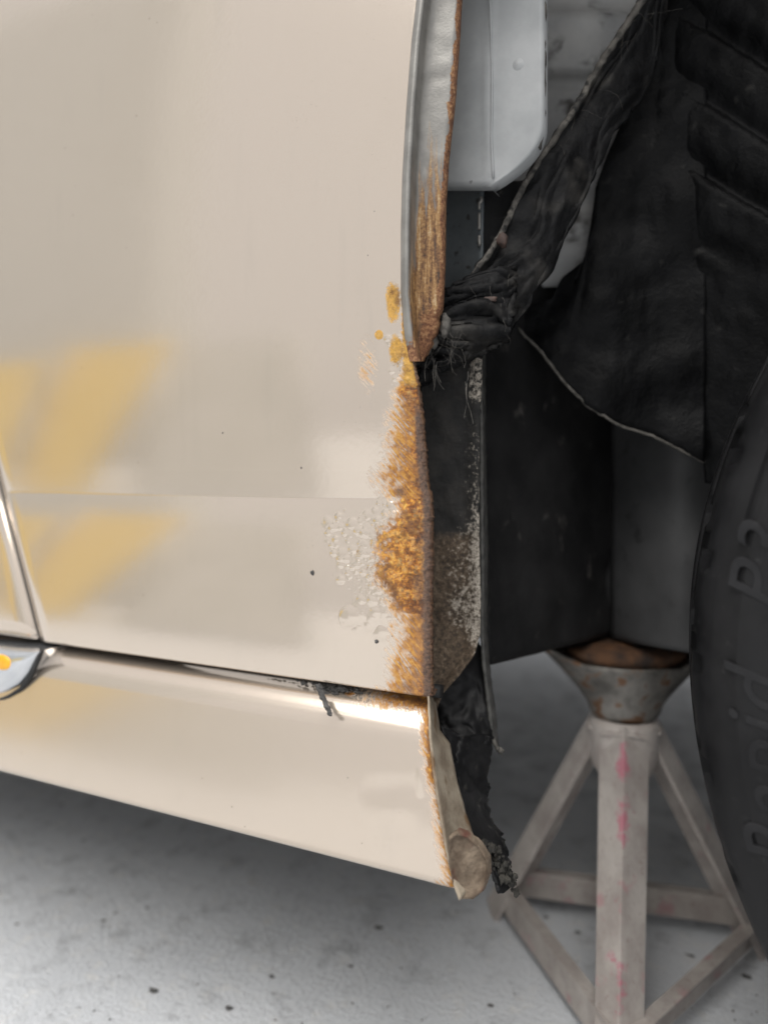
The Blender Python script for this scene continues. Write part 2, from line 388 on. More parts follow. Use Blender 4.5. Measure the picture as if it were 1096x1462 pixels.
ZC = at(300, 708, 0.0).z                   # body crease
def tau(z):
    if z > ZC: return rad(-2.0 + 8.0 * sst(ZC, ZC + .62, z))
    return rad(8.4 - 3.6 * max(0, min(1, (ZC - z) / .115)))
_prof = {}
def prof(z):
    k = round((z - ZC) / .001)
    if k in _prof: return _prof[k]
    y, s = 0., 1 if k > 0 else -1
    for i in range(abs(k)):
        zz = ZC + s * (i + .5) * .001; y += s * math.tan(tau(zz)) * .001
    _prof[k] = y; return y
def profl(z):
    f = (z - ZC) / .001; k = math.floor(f); a, b = prof(ZC + k*.001), prof(ZC + (k+1)*.001); return a + (b-a)*(f-k)

EDGE = [(640, -200), (615, -90), (597, 0), (590, 60), (583, 150), (577, 250), (575, 330), (575, 420), (580, 480), (591, 540), (598, 590), (602, 640), (606, 690), (612, 716), (612, 800), (611, 870), (611, 950), (612, 990)]
SEAM = [(-420, -975), (0, 703), (57, 928)]
SEAM = [(-180, -15), (0, 703), (57, 928)]
zb0 = at(612, 988, -.006).z; ZB = zb0

# blisters: (photo x, photo y, radius px, height mm)
BL = []
for _ in range(620):
    y = random.gauss(785, 48); e = abs(random.gauss(0, 48)); 
    if 700 < y < 880 and e < 105 - abs(y - 785) * .5: BL.append((610 - e, y, random.choice((2.2, 2.6, 3.2, 3.8, 4.6, 6)), random.uniform(.15, .6)))
for _ in range(70):
    a_, d_ = random.uniform(2.5, 3.9), random.uniform(.55, 1.0) ** 1.5
    BL.append((585 + 118 * d_ * math.cos(a_), 772 - 75 * d_ * math.sin(a_) + random.gauss(0, 8), random.uniform(3, 9) * (1.15 - .4 * d_), random.uniform(.2, .75)))
for _ in range(30):
    t_ = random.random(); BL.append((random.gauss(520, 20), random.gauss(878, 13), random.uniform(4, 13), random.uniform(.2, .6)))
for (x, y, r, h) in ((466, 745, 9, .8), (503, 748, 10, .8), (520, 760, 9, .8), (500, 880, 16, .9), (488, 790, 9, .6), (525, 735, 8, .5), (545, 905, 12, .5), (541, 478, 6, .5), (562, 432, 12, .3), (518, 880, 13, .5)):
    BL.append((x, y, r, h))
for _ in range(60):
    y = random.uniform(480, 580) if random.random() < .7 else random.uniform(690, 725); BL.append((lerp_poly(EDGE, y) - abs(random.gauss(0, 14)), y, random.uniform(2.5, 6), random.uniform(.2, .6)))
CELL = {}
for b in BL:
    R = b[2]
    for i in range(int((b[0]-R)//16), int((b[0]+R)//16)+1):
        for j in range(int((b[1]-R)//16), int((b[1]+R)//16)+1): CELL.setdefault((i, j), []).append(b)
def blister(px, py):
    h = 0.
    for (x, y, r, a) in CELL.get((int(px//16), int(py//16)), ()):
        d2 = ((px-x)**2 + (py-y)**2) / (r*r)
        if d2 < 1: h = max(h, a * (1 - d2) ** .8)
    return h * .001
WID = [(0, 380), (3, 420), (6, 470), (16, 520), (26, 548), (34, 565), (36, 600), (44, 640), (60, 690), (46, 712), (52, 730), (88, 760), (96, 800), (84, 840), (56, 866), (26, 885), (26, 940), (30, 965), (46, 985)]
STW = [(0, 400), (6, 450), (14, 520), (40, 560), (56, 610), (70, 650), (90, 695), (60, 722), (80, 770), (90, 830), (66, 870), (60, 900), (66, 945), (84, 990)]
def ell(px, py, x, y, a, b): return max(0., 1 - ((px-x)/a)**2 - ((py-y)/b)**2)
def rust_at(px, py, e):
    """rust, stain, ochre for a point e photo pixels in from the edge"""
    if py < 390: return 0., 0., 0.
    nn = nz(px*.045, py*.045) * .6 + nz(px*.13, py*.13, 3) * .4
    w = max(.1, lerp_poly(WID, py)) * (1 + .35 * nn)
    r = 1.02 - e / w * .62
    if 566 < py < 712: r = 0.80 - e / w * .85 + .45 * nn     # a thin brown bloom rather than scale
    if py > 876: r = .70 - e / w * .55 + .3 * nn; r = max(r, (.85 - e / (50 + 30 * nn)) * sst(962, 982, py))
    s = 1.15 - e / max(.1, lerp_poly(STW, py)) + .3 * nn
    o_ = sst(395, 430, py) * (1 - sst(540, 560, py))
    patch = max(ell(px, py, 561, 430, 12, 36), ell(px, py, 541, 478, 7, 8) * 1.3, ell(px, py, 566, 500, 13, 26))
    if patch > 0: r = max(r, .35 + patch * .5); o_ = max(o_, .9)
    o_ = max(o_, .55 * sst(715, 740, py) * (1 - sst(850, 880, py)) * (.5 + nn))
    s = max(s, .35 * ell(px, py, 525, 520, 22, 60))
    return max(0, min(1, r)), max(0, min(1, s)), max(0, min(1, o_))

def build_fender():
    ARC_Z, ARC_R = at(576, 350, 0).z, .36
    ax = at(575, 350, 0).x + ARC_R
    rows = [ZB]
    while rows[-1] < at(575, 375, 0).z: rows.append(rows[-1] + .00062)
    while rows[-1] < .78: rows.append(rows[-1] + .005)
    rows += [.82, .86, .90, .93]
    cols = [i * .00062 for i in range(138)]
    pts, R_, S_, O_, E_, B_ = [], [], [], [], [], []
    def push(row, p, r=0., s=0., o_=0., e=0., b=.3): row.append(p); R_.append(r); S_.append(s); O_.append(o_); E_.append(e); B_.append(b)
    for iz, z in enumerate(rows):
        y = profl(z)
        if proj(Vector((-.18, y, z)))[1] > -150: xe = solve_x(y, z, EDGE)
        else: xe = ax - math.sqrt(max(.0004, ARC_R**2 - (z - ARC_Z)**2))
        px, py = proj(Vector((xe, y, z)))
        rr = sst(520, 560, py)
        xe += rr * (.0007 * nz(z*300, 1) + .0006 * nz(z*900, 7))
        xs = solve_x(y, z, SEAM) + .0024
        row = []
        for j in range(34):                                    # seam edge turned in, then the plain part
            t = j / 33
            x = xs + (xe - cols[-1] - xs) * t
            if j == 0: push(row, Vector((xs + .0012, y + .012, z)))
            rnd = .0016 * max(0, 1 - (x - xs) / .003) ** 2
            if t < 1: push(row, Vector((x, y + rnd, z)))
        for c in reversed(cols):
            x = xe - c; p = Vector((x, y, z)); px, py = proj(p)
            e = c * FPX / .455 / 1.05
            r, s, o_ = rust_at(px, py, e)
            h = blister(px, py) if py > 380 else 0
            bub = max(h * 1700, .55 * max(o_, 0) * (py < 560), .35 * (1 - sst(690, 725, py)), .4 * sst(870, 890, py))
            h *= (.85 - .20 * sst(.2, .6, r)) * (1 - sst(150, 172, e))
            h += r * sst(500, 560, py) * (.0004 * nz(x*500, z*500) + .00025 * nz(x*1300, z*1300))
            roll = .0010 * max(0., 1 - c / .0022) ** 2
            lift = .0009 * sst(690, 740, py) * math.exp(-((e - 40) / 45) ** 2) * (1 - sst(860, 920, py)) if py > 690 else 0
            p.y -= h + lift - roll
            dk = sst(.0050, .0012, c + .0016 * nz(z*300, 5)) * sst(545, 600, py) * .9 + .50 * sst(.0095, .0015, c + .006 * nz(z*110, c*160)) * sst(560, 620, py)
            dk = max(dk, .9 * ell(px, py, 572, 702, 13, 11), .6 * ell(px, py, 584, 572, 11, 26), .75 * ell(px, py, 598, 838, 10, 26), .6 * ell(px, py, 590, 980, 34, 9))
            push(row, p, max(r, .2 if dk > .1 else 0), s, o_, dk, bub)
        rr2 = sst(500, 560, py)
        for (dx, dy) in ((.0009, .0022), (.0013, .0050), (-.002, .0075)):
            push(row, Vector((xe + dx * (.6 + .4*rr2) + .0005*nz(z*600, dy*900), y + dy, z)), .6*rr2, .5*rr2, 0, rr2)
        pts.append(row)
    # bottom hem
    m = len(pts[0])
    hem = [Vector((p.x, p.y + .006, p.z + .0012)) for p in pts[0]]
    lip_ = [Vector((p.x, p.y + .0012, p.z - .0012)) for p in pts[0]]
    pts = [hem, lip_] + pts
    R_ = R_[:m] * 2 + R_; S_ = S_[:m] * 2 + S_; O_ = O_[:m] * 2 + O_; E_ = E_[:m] * 2 + E_; B_ = B_[:m] * 2 + B_
    o = kid(grid('front_wing', pts, M['paint'], car, {'rust': R_, 'stain': S_, 'ochre': O_, 'edge': E_, 'bub': B_}))
    o['label'] = 'front wing end, paint blistered and rusted through along the arch edge'
    # the rest of the wing over and ahead of the wheel, beyond the picture
    up = []
    for z in (.20, .3, .4, .5, .588, .68, .76, .84, .90, .93):
        xe = ax + math.sqrt(max(.0004, ARC_R**2 - (z - ARC_Z)**2))
        up.append([Vector((xe, profl(z), z)), Vector((.95, profl(z), z))])
    top = [[Vector((-.62, profl(z), z)), Vector((ax, profl(z), z)), Vector((.95, profl(z), z))] for z in (.929, .99, 1.06)]
    bm = bmesh.new()
    for g in (up, top):
        V = [[bm.verts.new(p) for p in r] for r in g]
        for a, b in zip(V, V[1:]):
            for k in range(len(a)-1): bm.faces.new((a[k], a[k+1], b[k+1], b[k]))
    kid(from_bm('wing_crown', bm, M['paint'], car))
build_fender()

# arch lip: rolled bead and inner return of the wheel arch
LIPIN = [(676, -200), (668, -90), (660, 0), (655, 80), (650, 150), (641, 230), (637, 300), (636, 380), (633, 440), (627, 470), (617, 496), (603, 520)]
def build_lip():
    pts, R_, B_ = [], [], []
    n = 150
    for i in range(n):
        y = -220 + (516 + 220) * i / (n - 1)
        x0, x1 = lerp_poly(EDGE, y), lerp_poly(LIPIN, y)
        if y > 440: x1 += 5 * nz(y*.12, 2) + 3 * nz(y*.4, 4)
        w = max(5, x1 - x0); fl = 1 - sst(430, 512, y); x1 = x0 + w
        yb = profl(at(x0, y, 0).z)
        pr = [(-4, .0012), (-2, -.0012), (2, -.0030), (6, -.0032), (10, -.0008), (15, .009), (.36*w, .0132), (.48*w, .0138), (.66*w, .0158), (.82*w, .0165), (.92*w, .018), (w-2, .0205), (w, .0235), (w-3, .0265), (w-22, .024)]
        row = []
        for k, (dx, dy) in enumerate(pr):
            xx = x0 + min(dx, w); dy = dy * (fl if dy < 0 else 1)
            p = at(xx, y, yb + dy)
            p.y += .0005 * nz(xx*.1, y*.05) * (k > 5)
            row.append(p)
            t = dx / w
            rs = sst(.78, .95, t + .10 * nz(y*.03, 3)) * (.85 + .15 * sst(120, 330, y))
            rs = max(rs, .75 * sst(400, 470, y) * sst(.3, .55, t))
            rs = max(rs, .8 * sst(455, 510, y)); br = sst(110, 380, y) * sst(.22, .42, t) * 1.0 + .9 * sst(300, 430, y) * sst(.08, .2, t)
            R_.append(max(0, min(1, rs))); B_.append(min(1, br))
        pts.append(row)
    o = kid(grid('arch_lip', pts, M['lip'], car, {'rust': R_, 'brown': B_})); o['label'] = 'rolled arch lip with a rusty inner edge'
build_lip()

# old sealant line along the lip bead and chips
# front door
def build_door():
    zs = [ZB + .001 + i * .012 for i in range(60)]
    pts = []
    for z in zs:
        y = profl(z); xs = solve_x(y, z, SEAM) - .0024
        row = [Vector((-2.0, y, z))]
        for dx, dy in ((.06, 0), (.02, 0), (.009, .0001), (.005, .0007), (.0025, .0019), (.0008, .004), (0, .007), (.001, .016)):
            row.append(Vector((xs - dx, y + dy, z)))
        pts.append(row)
    b = pts[0]; pts = [[Vector((p.x, p.y + .012, p.z + .001)) for p in b], [Vector((p.x, p.y + .002, p.z - .0012)) for p in b]] + pts
    kid(grid('front_door', pts, M['paint'], car))
    bm = bmesh.new()
    tube(bm, [Vector((solve_x(profl(z), z, SEAM) + .0002, profl(z) + .0052, z)) for z in zs], .0027, 8)  # black strip added in the seam; its colour stands in for gap shade
    kid(from_bm('seam_shade_strip', bm, M['rubber'], car))
build_door()
# black sheet, its colour standing in for shade in seam and sill gap
sheet('gap_shade_sheet', [(-400, 200, .02), (-400, 955, .02)], [(250, 200, .02), (250, 955, .02)], 4, 4, M['void'], car); kid(COL.objects['gap_shade_sheet'])

# rocker panel (sill)
zt = ZB - .0058
zb = (at(20, 1118, -.043).z + at(640, 1278, -.043).z) / 2
RP = [(.035, zt - .001)] + [(.003 - .026 * math.sin(rad(q)), zt - .030 * (1 - math.cos(rad(q)))) for q in (0, 8, 16, 24, 32, 40, 48, 56, 64, 70, 75)]
yy, z = RP[-1]; n = 22
for i in range(n):
    f = (i + .5) / n; dz = (z - (zb + .006)) / n
    RP.append((RP[-1][0] - math.tan(rad(15.0 - 4.0 * f)) * dz, RP[-1][1] - dz))
yb_ = RP[-1][0]
RP += [(yb_ + .0006, zb + .003), (yb_ + .0025, zb + .0010), (yb_ + .006, zb), (yb_ + .02, zb + .001), (yb_ + .07, zb + .004)]
REND = [(612, 985), (613, 1010), (614, 1060), (618, 1100), (625, 1150), (634, 1210), (645, 1260), (652, 1284)]
TRIMX = [(60, 920), (52, 950), (40, 978), (20, 995), (0, 1003), (-30, 1012)]
def build_rocker():
    cols = [i * .0008 for i in range(110)]
    pts, R_, S_, O_, E_ = [], [], [], [], []
    prof_ = []
    for a, b in zip(RP, RP[1:]):
        for k in range(3 if a[1] - b[1] < .02 else 2):
            t = k / 3; prof_.append((a[0] + (b[0]-a[0])*t, a[1] + (b[1]-a[1])*t))
    prof_.append(RP[-1])
    for (y, z) in prof_:
        xe = solve_x(y, z, REND)
        row = []
        for j in range(40):
            x = -1.9 + (xe - cols[-1] + 1.9) * (j / 40) ** .5
            row.append(Vector((x, y, z))); R_.append(0.); S_.append(0.); O_.append(0.); E_.append(0.)
        for c in reversed(cols):
            x = xe - c; p = Vector((x, y, z)); px, py = proj(p); e = c * FPX / .44 / 1.05
            nn = nz(px*.05, py*.05) * .6 + nz(px*.14, py*.14, 3) * .4
            w = 13 + 6 * nn
            r = .74 - e / w * .5 if py < 1115 else .42 - e / 8
            r = max(r, (1.0 - e / (62 + 25*nn)) * sst(1024, 1002, py)); r = max(r, (.85 - e / 110 + .4*nn) * sst(1006, 999, py))
            r = max(r, .75 * ell(px, py, 500, 991, 13, 6))
            s = max(1 - e / (22 + 10 * nn), (1.15 - e / 120) * sst(1024, 1000, py)) * (1 if py < 1120 else .6)
            s = max(s, .5 * ell(px, py, 655, 1270, 50, 30))
            h = .0004 * nz(x*400, z*400) * max(0, r)
            for (bx, by, br) in ((589, 1010, 7), (603, 1011, 6), (575, 1000, 5)):
                h += .0007 * max(0, 1 - ((px-bx)**2 + (py-by)**2) / br**2)
            h += .0012 * math.exp(-((px - 600 + (py - 1115) * .0) / 6) ** 2) * ell(px, py, 592, 1115, 40, 26) * .6   # dent ridge
            dent = .0010 * nz(px*.012, py*.02, 9) * ell(px, py, 580, 1140, 70, 70)
            roll = .0008 * max(0., 1 - c / .002) ** 2
            p.y -= h + dent - roll
            row.append(p); R_.append(max(0, min(1, r))); S_.append(max(0, min(1, s))); O_.append(.3); E_.append(.5 * sst(.0022, .0006, c) * (py < 1110))
        pts.append(row)
    o = kid(grid('sill_panel', pts, M['sill_paint'], car, {'rust': R_, 'stain': S_, 'ochre': O_, 'edge': E_, 'bub': [.35] * len(R_)}))
    o['label'] = 'painted sill with rust at its top front corner'
build_rocker()
# sill end: raw folded sheet closing the front of the sill
kid(sheet('sill_end_flange', [(611, 990, -.012), (613, 1040, -.022), (618, 1100, -.028), (626, 1150, -.033), (636, 1210, -.039), (647, 1262, -.0435), (656, 1285, -.045)],
      [(621, 1004, .02), (627, 1042, .018), (641, 1062, .012), (652, 1115, .004), (664, 1160, .0), (676, 1196, -.006), (688, 1240, -.012)], 60, 14, M['dull_end'], car, .0012, .0008, 90, 0, .0004))
def end_ear():
    bm = bmesh.new(); c = at(667, 1238, -.040)
    out = [(640, 1195), (652, 1186), (668, 1192), (684, 1206), (697, 1226), (698, 1250), (690, 1272), (674, 1285), (656, 1283), (646, 1262), (640, 1230)]
    ring = [at(x + 1.5*nz(x, y), y, -.0435 + (x - 640) * .00022) for x, y in out]
    prev = None
    for k, (f, dy) in enumerate(((1.0, .004), (1.0, 0), (.93, -.0016), (.80, .0012), (.4, .0030), (.02, .0032))):
        v = [bm.verts.new(c.lerp(p, f) + Vector((0, dy, 0))) for p in ring]
        if prev:
            for i in range(len(v)): bm.faces.new((prev[i], prev[(i+1) % len(v)], v[(i+1) % len(v)], v[i]))
        prev = v
    bm.faces.new(prev)
    bmesh.ops.subdivide_edges(bm, edges=bm.edges[:], cuts=2, use_grid_fill=True, smooth=.3)
    for v in bm.verts: v.co.y += .0022 * abs(noise.noise(Vector((v.co.x*170, 3, v.co.z*70)))) + .0010 * noise.noise(v.co * 300)
    o = kid(from_bm('sill_end_tab', bm, M['dirty_end'], car)); o['label'] = 'dull flattened tab at the bottom of the sill end'
end_ear()

# seal in the gap between wing and sill
def gap_seal():
    bm = bmesh.new()
    tube(bm, [Vector((x, .0075 + .0006*nz(x*60, 0), ZB - .003)) for x in [-.9 + i*.015 for i in range(50)]], .0045, 8)
    kid(from_bm('gap_seal', bm, M['rubber'], car))
    bm = bmesh.new()
    for i in range(120):
        px = random.gauss(474, 20); py = 972 + (px - 432) * .15 + abs(random.gauss(0, 6)) * (1 - abs(px-474)/70)
        lump(bm, at(px, py, -.003 - .006 * random.random()), random.choice((.0007, .0010, .0014, .0019)), (1.3, .7, .8), .8, 2, i)
    for i in range(26):
        t = i / 25; p = at(455 + 16 * t + 3 * nz(t*4, 3), 980 + 40 * t, -.018 - .0085 * t); lump(bm, p, .0016 - .0004 * t + .0006 * nz(t*9, 1), (1.2, .6, 1.2), .8, 2, i)
    for i in range(20):
        px = random.uniform(380, 440); p = at(px, 958 + (px-380)*.14 + random.uniform(0, 4), -.002); lump(bm, p, random.uniform(.0005, .0013), (1.4, 1, .8), .5, 1, i)
    o = kid(from_bm('old_sealant', bm, M['sealant'], car)); o['kind'] = 'stuff'; o['label'] = 'crumbling grey sealant squeezed out of the sill gap'
gap_seal()
# paint specks with body
bm = bmesh.new()
for (px, py, r) in ((446, 818, .0015), (537, 916, .0013), (318, 618, .0006), (430, 668, .0006)):
    p = at(px, py, profl(at(px, py, 0).z)); lump(bm, p, r, (1, .4, 1.1), .4, 2, px)
o = kid(from_bm('tar_speck', bm, M['sealant'], car)); o['kind'] = 'stuff'

# bright trim piece at the sill below the door corner
def trim():
    prof2 = [(57, 930), (50, 948), (42, 966), (28, 984), (10, 996), (-14, 1004), (-60, 1012), (-150, 1010)]
    topl = [(57, 930), (30, 926), (0, 924), (-40, 920), (-80, 916), (-120, 912), (-150, 908), (-190, 905)]
    def yat(py): return -.0255 - .00003 * (py - 925)
    A = [at(x, y, yat(y)) for x, y in resample([Vector((a, b, 0)) for a, b in prof2], 40) and [(v.x, v.y) for v in resample([(a, b, 0) for a, b in prof2], 40)]]
    B = [at(v.x, v.y, yat(v.y)) for v in resample([(a, b, 0) for a, b in topl], 40)]
    pts = []
    for a, b in zip(A, B):
        row = []
        L = (a - b).length
        for k in range(15):
            t = k / 14; p = b.lerp(a, t); p.y += .010 * (2*t - 1) ** 6 - .004 * math.sin(math.pi * t) * min(1, L / .02)
            row.append(p)
        row.append(row[-1] + Vector((0, .016, 0))); row.insert(0, row[0] + Vector((0, .016, 0)))
        pts.append(row)
    o = kid(grid('sill_trim', pts, M['chrome'], car)); o['label'] = 'bright rounded trim end below the door corner'
    bm = bmesh.new()
    tube(bm, [p + Vector((0, .002, 0)) for p in A], .0019, 8)
    e = from_bm('trim_gasket', bm, M['rubber'], o); e.matrix_parent_inverse = Matrix()
    bm = bmesh.new(); lump(bm, at(4, 946, -.0295), .0085, (1.25, .25, .75), .05, 3, 1)  # raised orange patch on the trim end
    e = from_bm('orange_patch', bm, M['amber'], o); e.matrix_parent_inverse = Matrix()
trim()

# ---------------- inside the wheel well
def inner_wing():
    n = 60; pts = []
    for i in range(n):
        t = i / (n - 1); y = -260 + 526 * t
        xr = 775 - 75 * (max(0, (y - 170) / 95) ** 2.2 if y > 170 else 0)
        row = []
        for x in [590 + (xr - 590) * k / 30 for k in range(31)]:
            Y = .056 - .0015 * math.exp(-((x - 702 + 6*math.sin(y*.008)) / 40) ** 2) - .0015 * math.exp(-((x - 700 + 4*math.sin(y*.01)) / 4) ** 2)
            row.append(at(x, y, Y + .0008 * nz(x*.02, y*.015)))
        row.append(row[-1] + Vector((0, .012, 0)))
        pts.append(row)
    pts.append([p + Vector((0, .012, .001)) for p in pts[-1]])
    o = kid(grid('inner_wing', pts, M['wing'], car))
    bm = bmesh.new(); lathe(bm, [(.0001, .0028), (.0030, .0024), (.0052, .001), (.0058, 0), (.0066, 0.0004), (.0074, -.0004)], 24, Matrix.Translation(at(740, 94, .0575)) @ Matrix.Rotation(rad(90), 4, 'X'))
    e = from_bm('plug', bm, M['wing'], o); e.matrix_parent_inverse = Matrix()
    bm = bmesh.new(); 
    tube(bm, [at(699 + 3*math.sin(y*.012) + (5 if y > 200 else 0) * (y-200)/60 * (y > 200), y, .0538) for y in range(-250, 262, 12)], .0009, 6)
    e = from_bm('seam_ridge', bm, M['wing'], o); e.matrix_parent_inverse = Matrix()
    bm = bmesh.new()
    tube(bm, [at(773 + 3*nz(y*.03, 1) - (max(0, y-150)/60)**2*6, y, .0615 + .001*nz(y*.05, 2)) for y in range(-250, 215, 7)], .0026, 8)
    for v in bm.verts: v.co += Vector((nz(v.co.z*400, 0), nz(v.co.z*300, 4), 0)) * .0009
    kid(from_bm('seam_sealer', bm, M['bead'], car))
inner_wing()
def strut_tower():
    pts = []; n = 90
    for i in range(n):
        y = -250 + 660 * i / (n - 1)
        rib = .012 * (sst(12, 24, y) * (1 - sst(100, 112, y)) + sst(128, 138, y) * (1 - sst(250, 300, y)) + sst(300, 312, y) * (1 - sst(330, 345, y)) * .7 + .6 * sst(338, 350, y))
        pts.append([at(x, y, .175 - rib + .0012 * nz(x*.02, y*.03) + max(0, (x - 830)) * .0002) for x in [700 + 300 * k / 24 for k in range(25)]])
    kid(grid('strut_tower', pts, M['tower'], car, solid=.002))
strut_tower()
kid(sheet('sill_bracket', [(588, 262, .076), (588, 520, .076)], [(690, 262, .074), (688, 520, .074)], 40, 14, M['bracket'], car, .0015, .001, 50, -.006))
kid(sheet('hinge_pillar', [(684, 258, .086), (684, 400, .086)], [(752, 258, .10), (735, 420, .10)], 30, 12, M['plastic'], car, .0015, .003, 30))
bm = bmesh.new()
for (y0, y1) in ((281, 300), (304, 330), (336, 352)):
    tube(bm, [at(684 + 1.5*nz(y*.2, 1) + (3 if y < 288 else 0), y, .0725) for y in range(y0, y1, 3)], .0011, 5)
kid(from_bm('flaking_paint', bm, M['lip'], car))

def gap_sheet():
    n, m = 150, 40; pts, LO, PA = [], [], []
    R = [(688, 480), (688, 545), (684, 600), (684, 700), (684, 780), (686, 850), (685, 905), (677, 935), (655, 965), (632, 990), (620, 1018), (613, 1050)]
    for i in range(n):
        y = 470 + 578 * i / (n - 1); xl = 586; xr = lerp_poly(R, y)
        if xr < xl + 4: xr = xl + 4
        row = []
        for j in range(m):
            t = j / (m - 1); x = xl + (xr - xl) * t
            Y = .044 + .018 * t - .006 * sst(.75, 1, t) - .022 * sst(880, 1010, y) + .0016 * nz(x*.05, y*.03) + .0008 * nz(x*.2, y*.12)
            row.append(at(x, y, Y))
            LO.append(max(0, min(1, sst(735, 790, y) * (.75 + .25*t))))
            pal = .95 * sst(.66, .95, t) * sst(560, 640, y) * (.55 + .45 * sst(690, 780, y)) * (1 - sst(905, 950, y)) + .85 * sst(.78, .86, t) * (1 - sst(565, 585, y))
            pal = max(pal, .85 * ell(x, y, 665, 865, 40, 55), .55 * ell(x, y, 660, 800, 45, 70), .25 * sst(900, 960, y))
            PA.append(max(0, min(1, pal)) * .9)
        pts.append(row)
    o = kid(grid('inner_sill_steel', pts, M['speckled'], car, {'low': LO, 'pale': PA}, solid=.0014)); o['label'] = 'corroded inner steel showing through the rusted opening'
gap_sheet()
kid(sheet('pinch_flange', [(685, 500, .066), (686, 620, .066), (687, 780, .066), (687, 900, .066), (690, 950, .067), (697, 1010, .068), (703, 1062, .068)],
      [(691, 500, .084), (691, 620, .084), (695, 780, .084), (694, 900, .084), (697, 950, .084), (705, 1010, .084), (710, 1064, .084)], 80, 5, M['flange'], car, .0022, .0006, 80, 0, .0004, edge=.0006))
# black splash guard behind the sill end
kid(sheet('splash_guard', [(604, 1046, .045), (612, 1018, .05), (628, 985, .056), (680, 905, .070)], [(640, 1080, .032), (655, 1075, .04), (675, 1065, .05), (702, 1060, .066)], 34, 24, M['plastic'], car, .002, .006, 60, -.008, .003))
kid(sheet('splash_flap', [(628, 1040, .028), (642, 1075, .026), (650, 1120, .022), (660, 1165, .018), (680, 1205, .014), (700, 1246, .012), (712, 1275, .012)],
      [(703, 1050, .066), (699, 1085, .062), (694, 1130, .056), (701, 1165, .05), (716, 1200, .042), (728, 1230, .034), (732, 1262, .03)], 80, 26, M['plastic'], car, .002, .007, 55, .004, .003, edge=.004))
bm = bmesh.new()
tube(bm, [at(692 + 4*nz(y*.05, 8), y, .062) for y in range(1078, 1142, 5)], .0012, 6)
tube(bm, [at(703 + .5*(y-1055), y, .066) for y in range(1055, 1072, 4)], .0016, 6)
lump(bm, at(714, 1072, .067), .0022, (1, 1, 1), .5, 2, 4)
kid(from_bm('flange_scrap', bm, M['bead'], car))
bm = bmesh.new()
for i in range(70):
    x = random.gauss(712, 11); lump(bm, at(x, 1236 + (x - 712) * .9 + random.gauss(0, 11), .012 + .012*random.random()), random.choice((.0008, .0011, .0015, .0021)), (1, 1, 1.3), .8, 2, i)
o = kid(from_bm('caked_mud', bm, M['mud'], car)); o['kind'] = 'stuff'

# torn liner strap
LS = [(935, -60, .13), (915, 0, .125), (860, 82, .115), (815, 160, .10), (775, 218, .088), (745, 265, .080), (715, 330, .072), (690, 372, .062), (655, 408, .050), (640, 432, .042), (628, 470, .038)]
RS = [(960, -60, .15), (948, 20, .15), (935, 90, .14), (905, 150, .13), (872, 196, .12), (850, 250, .11), (812, 330, .10), (786, 385, .09), (760, 425, .08), (730, 472, .07), (712, 495, .058)]
kid(sheet('torn_liner', LS, RS, 170, 50, M['strap'], car, .003, .010, 34, .006, .005, 3., edge=.003, ridge=True))
bm = bmesh.new()
E = resample([at(x + 2, y, Y - .004) for x, y, Y in LS[:9]], 90)
tube(bm, [p + Vector((nz(i*.3, 1), nz(i*.3, 2), nz(i*.3, 3))) * .0014 for i, p in enumerate(E)], .0026, 7, .0018)
for v in bm.verts: v.co += Vector((nz(v.co.z*260, 1), nz(v.co.z*300, v.co.x*200), nz(v.co.x*300, 3))) * .0010
kid(from_bm('liner_edge', bm, M['felt_dust'], car))
# crumpled end of the liner
kid(sheet('crumpled_liner', [(640, 412, .040), (618, 440, .034), (606, 475, .030), (600, 505, .030), (596, 560, .036)],
      [(735, 380, .060), (738, 430, .055), (728, 480, .052), (690, 505, .050), (640, 528, .050)], 90, 80, M['strap'], car, .003, .014, 60, .008, .005, 11., edge=.003, ridge=True))
bm = bmesh.new()
for (px, py, r) in ((636, 462, .0045), (634, 472, .0035), (620, 488, .003), (612, 497, .0025)):
    lump(bm, at(px, py, .022), r, (.8, .7, 1.4), .6, 2, px)
kid(from_bm('rust_flake', bm, M['bead'], car))
M['rivet'] = simple('faded_red_plastic', (.045, .03, .026), (.10, .062, .05), 150, .7, .5, .001)
for (px, py, Y, r, sc) in ((717, 343, .062, .0042, (1.0, .7, 1.1)), (697, 428, .040, .0032, (1.6, .6, .7))):
    bm = bmesh.new(); lump(bm, at(px, py, Y), r, sc, .6, 2, px); kid(from_bm('liner_rivet', bm, M['rivet'], car))
def fibres():
    bm = bmesh.new()
    def fib(px, py, Y, L, ang, r=.00022, wob=.6):
        p = at(px, py, Y); pts = [p.copy()]; a = ang
        for k in range(7):
            a += random.uniform(-wob, wob); p = p + Vector((math.cos(a), random.uniform(-.4, .4), math.sin(a))) * (L / 7); pts.append(p.copy())
        tube(bm, pts, r, 3, r * .5, False)
    for _ in range(42): 
        t = random.random(); fib(600 + 60*t + random.gauss(0, 8), 478 + random.uniform(-20, 30), .018 + .012*random.random(), random.uniform(.006, .022), random.uniform(-2.4, -.7), .00013)
    for _ in range(14):
        y = random.uniform(390, 500); fib(random.uniform(640, 728), y, .030 + .02*random.random(), random.uniform(.004, .012), random.uniform(-2.6, -.5), .00012)
    for _ in range(22):
        y = random.uniform(10, 400); x = lerp_poly([(a, b) for a, b, c in LS], y); fib(x + random.uniform(-2, 26), y, .06 + .06*(1 - y/400), random.uniform(.006, .026), random.uniform(-3, .4), .00012)
    for k in range(5): fib(612 + 3*k, 500 + 4*k, .022, .02, -1.6, .00045, .25)
    fib(668, 530, .03, .03, -1.55, .0005, .15); fib(664, 545, .03, .028, -1.5, .0005, .2)
    o = kid(from_bm('torn_fibres', bm, M['felt_dust'], car)); o['kind'] = 'stuff'
fibres()

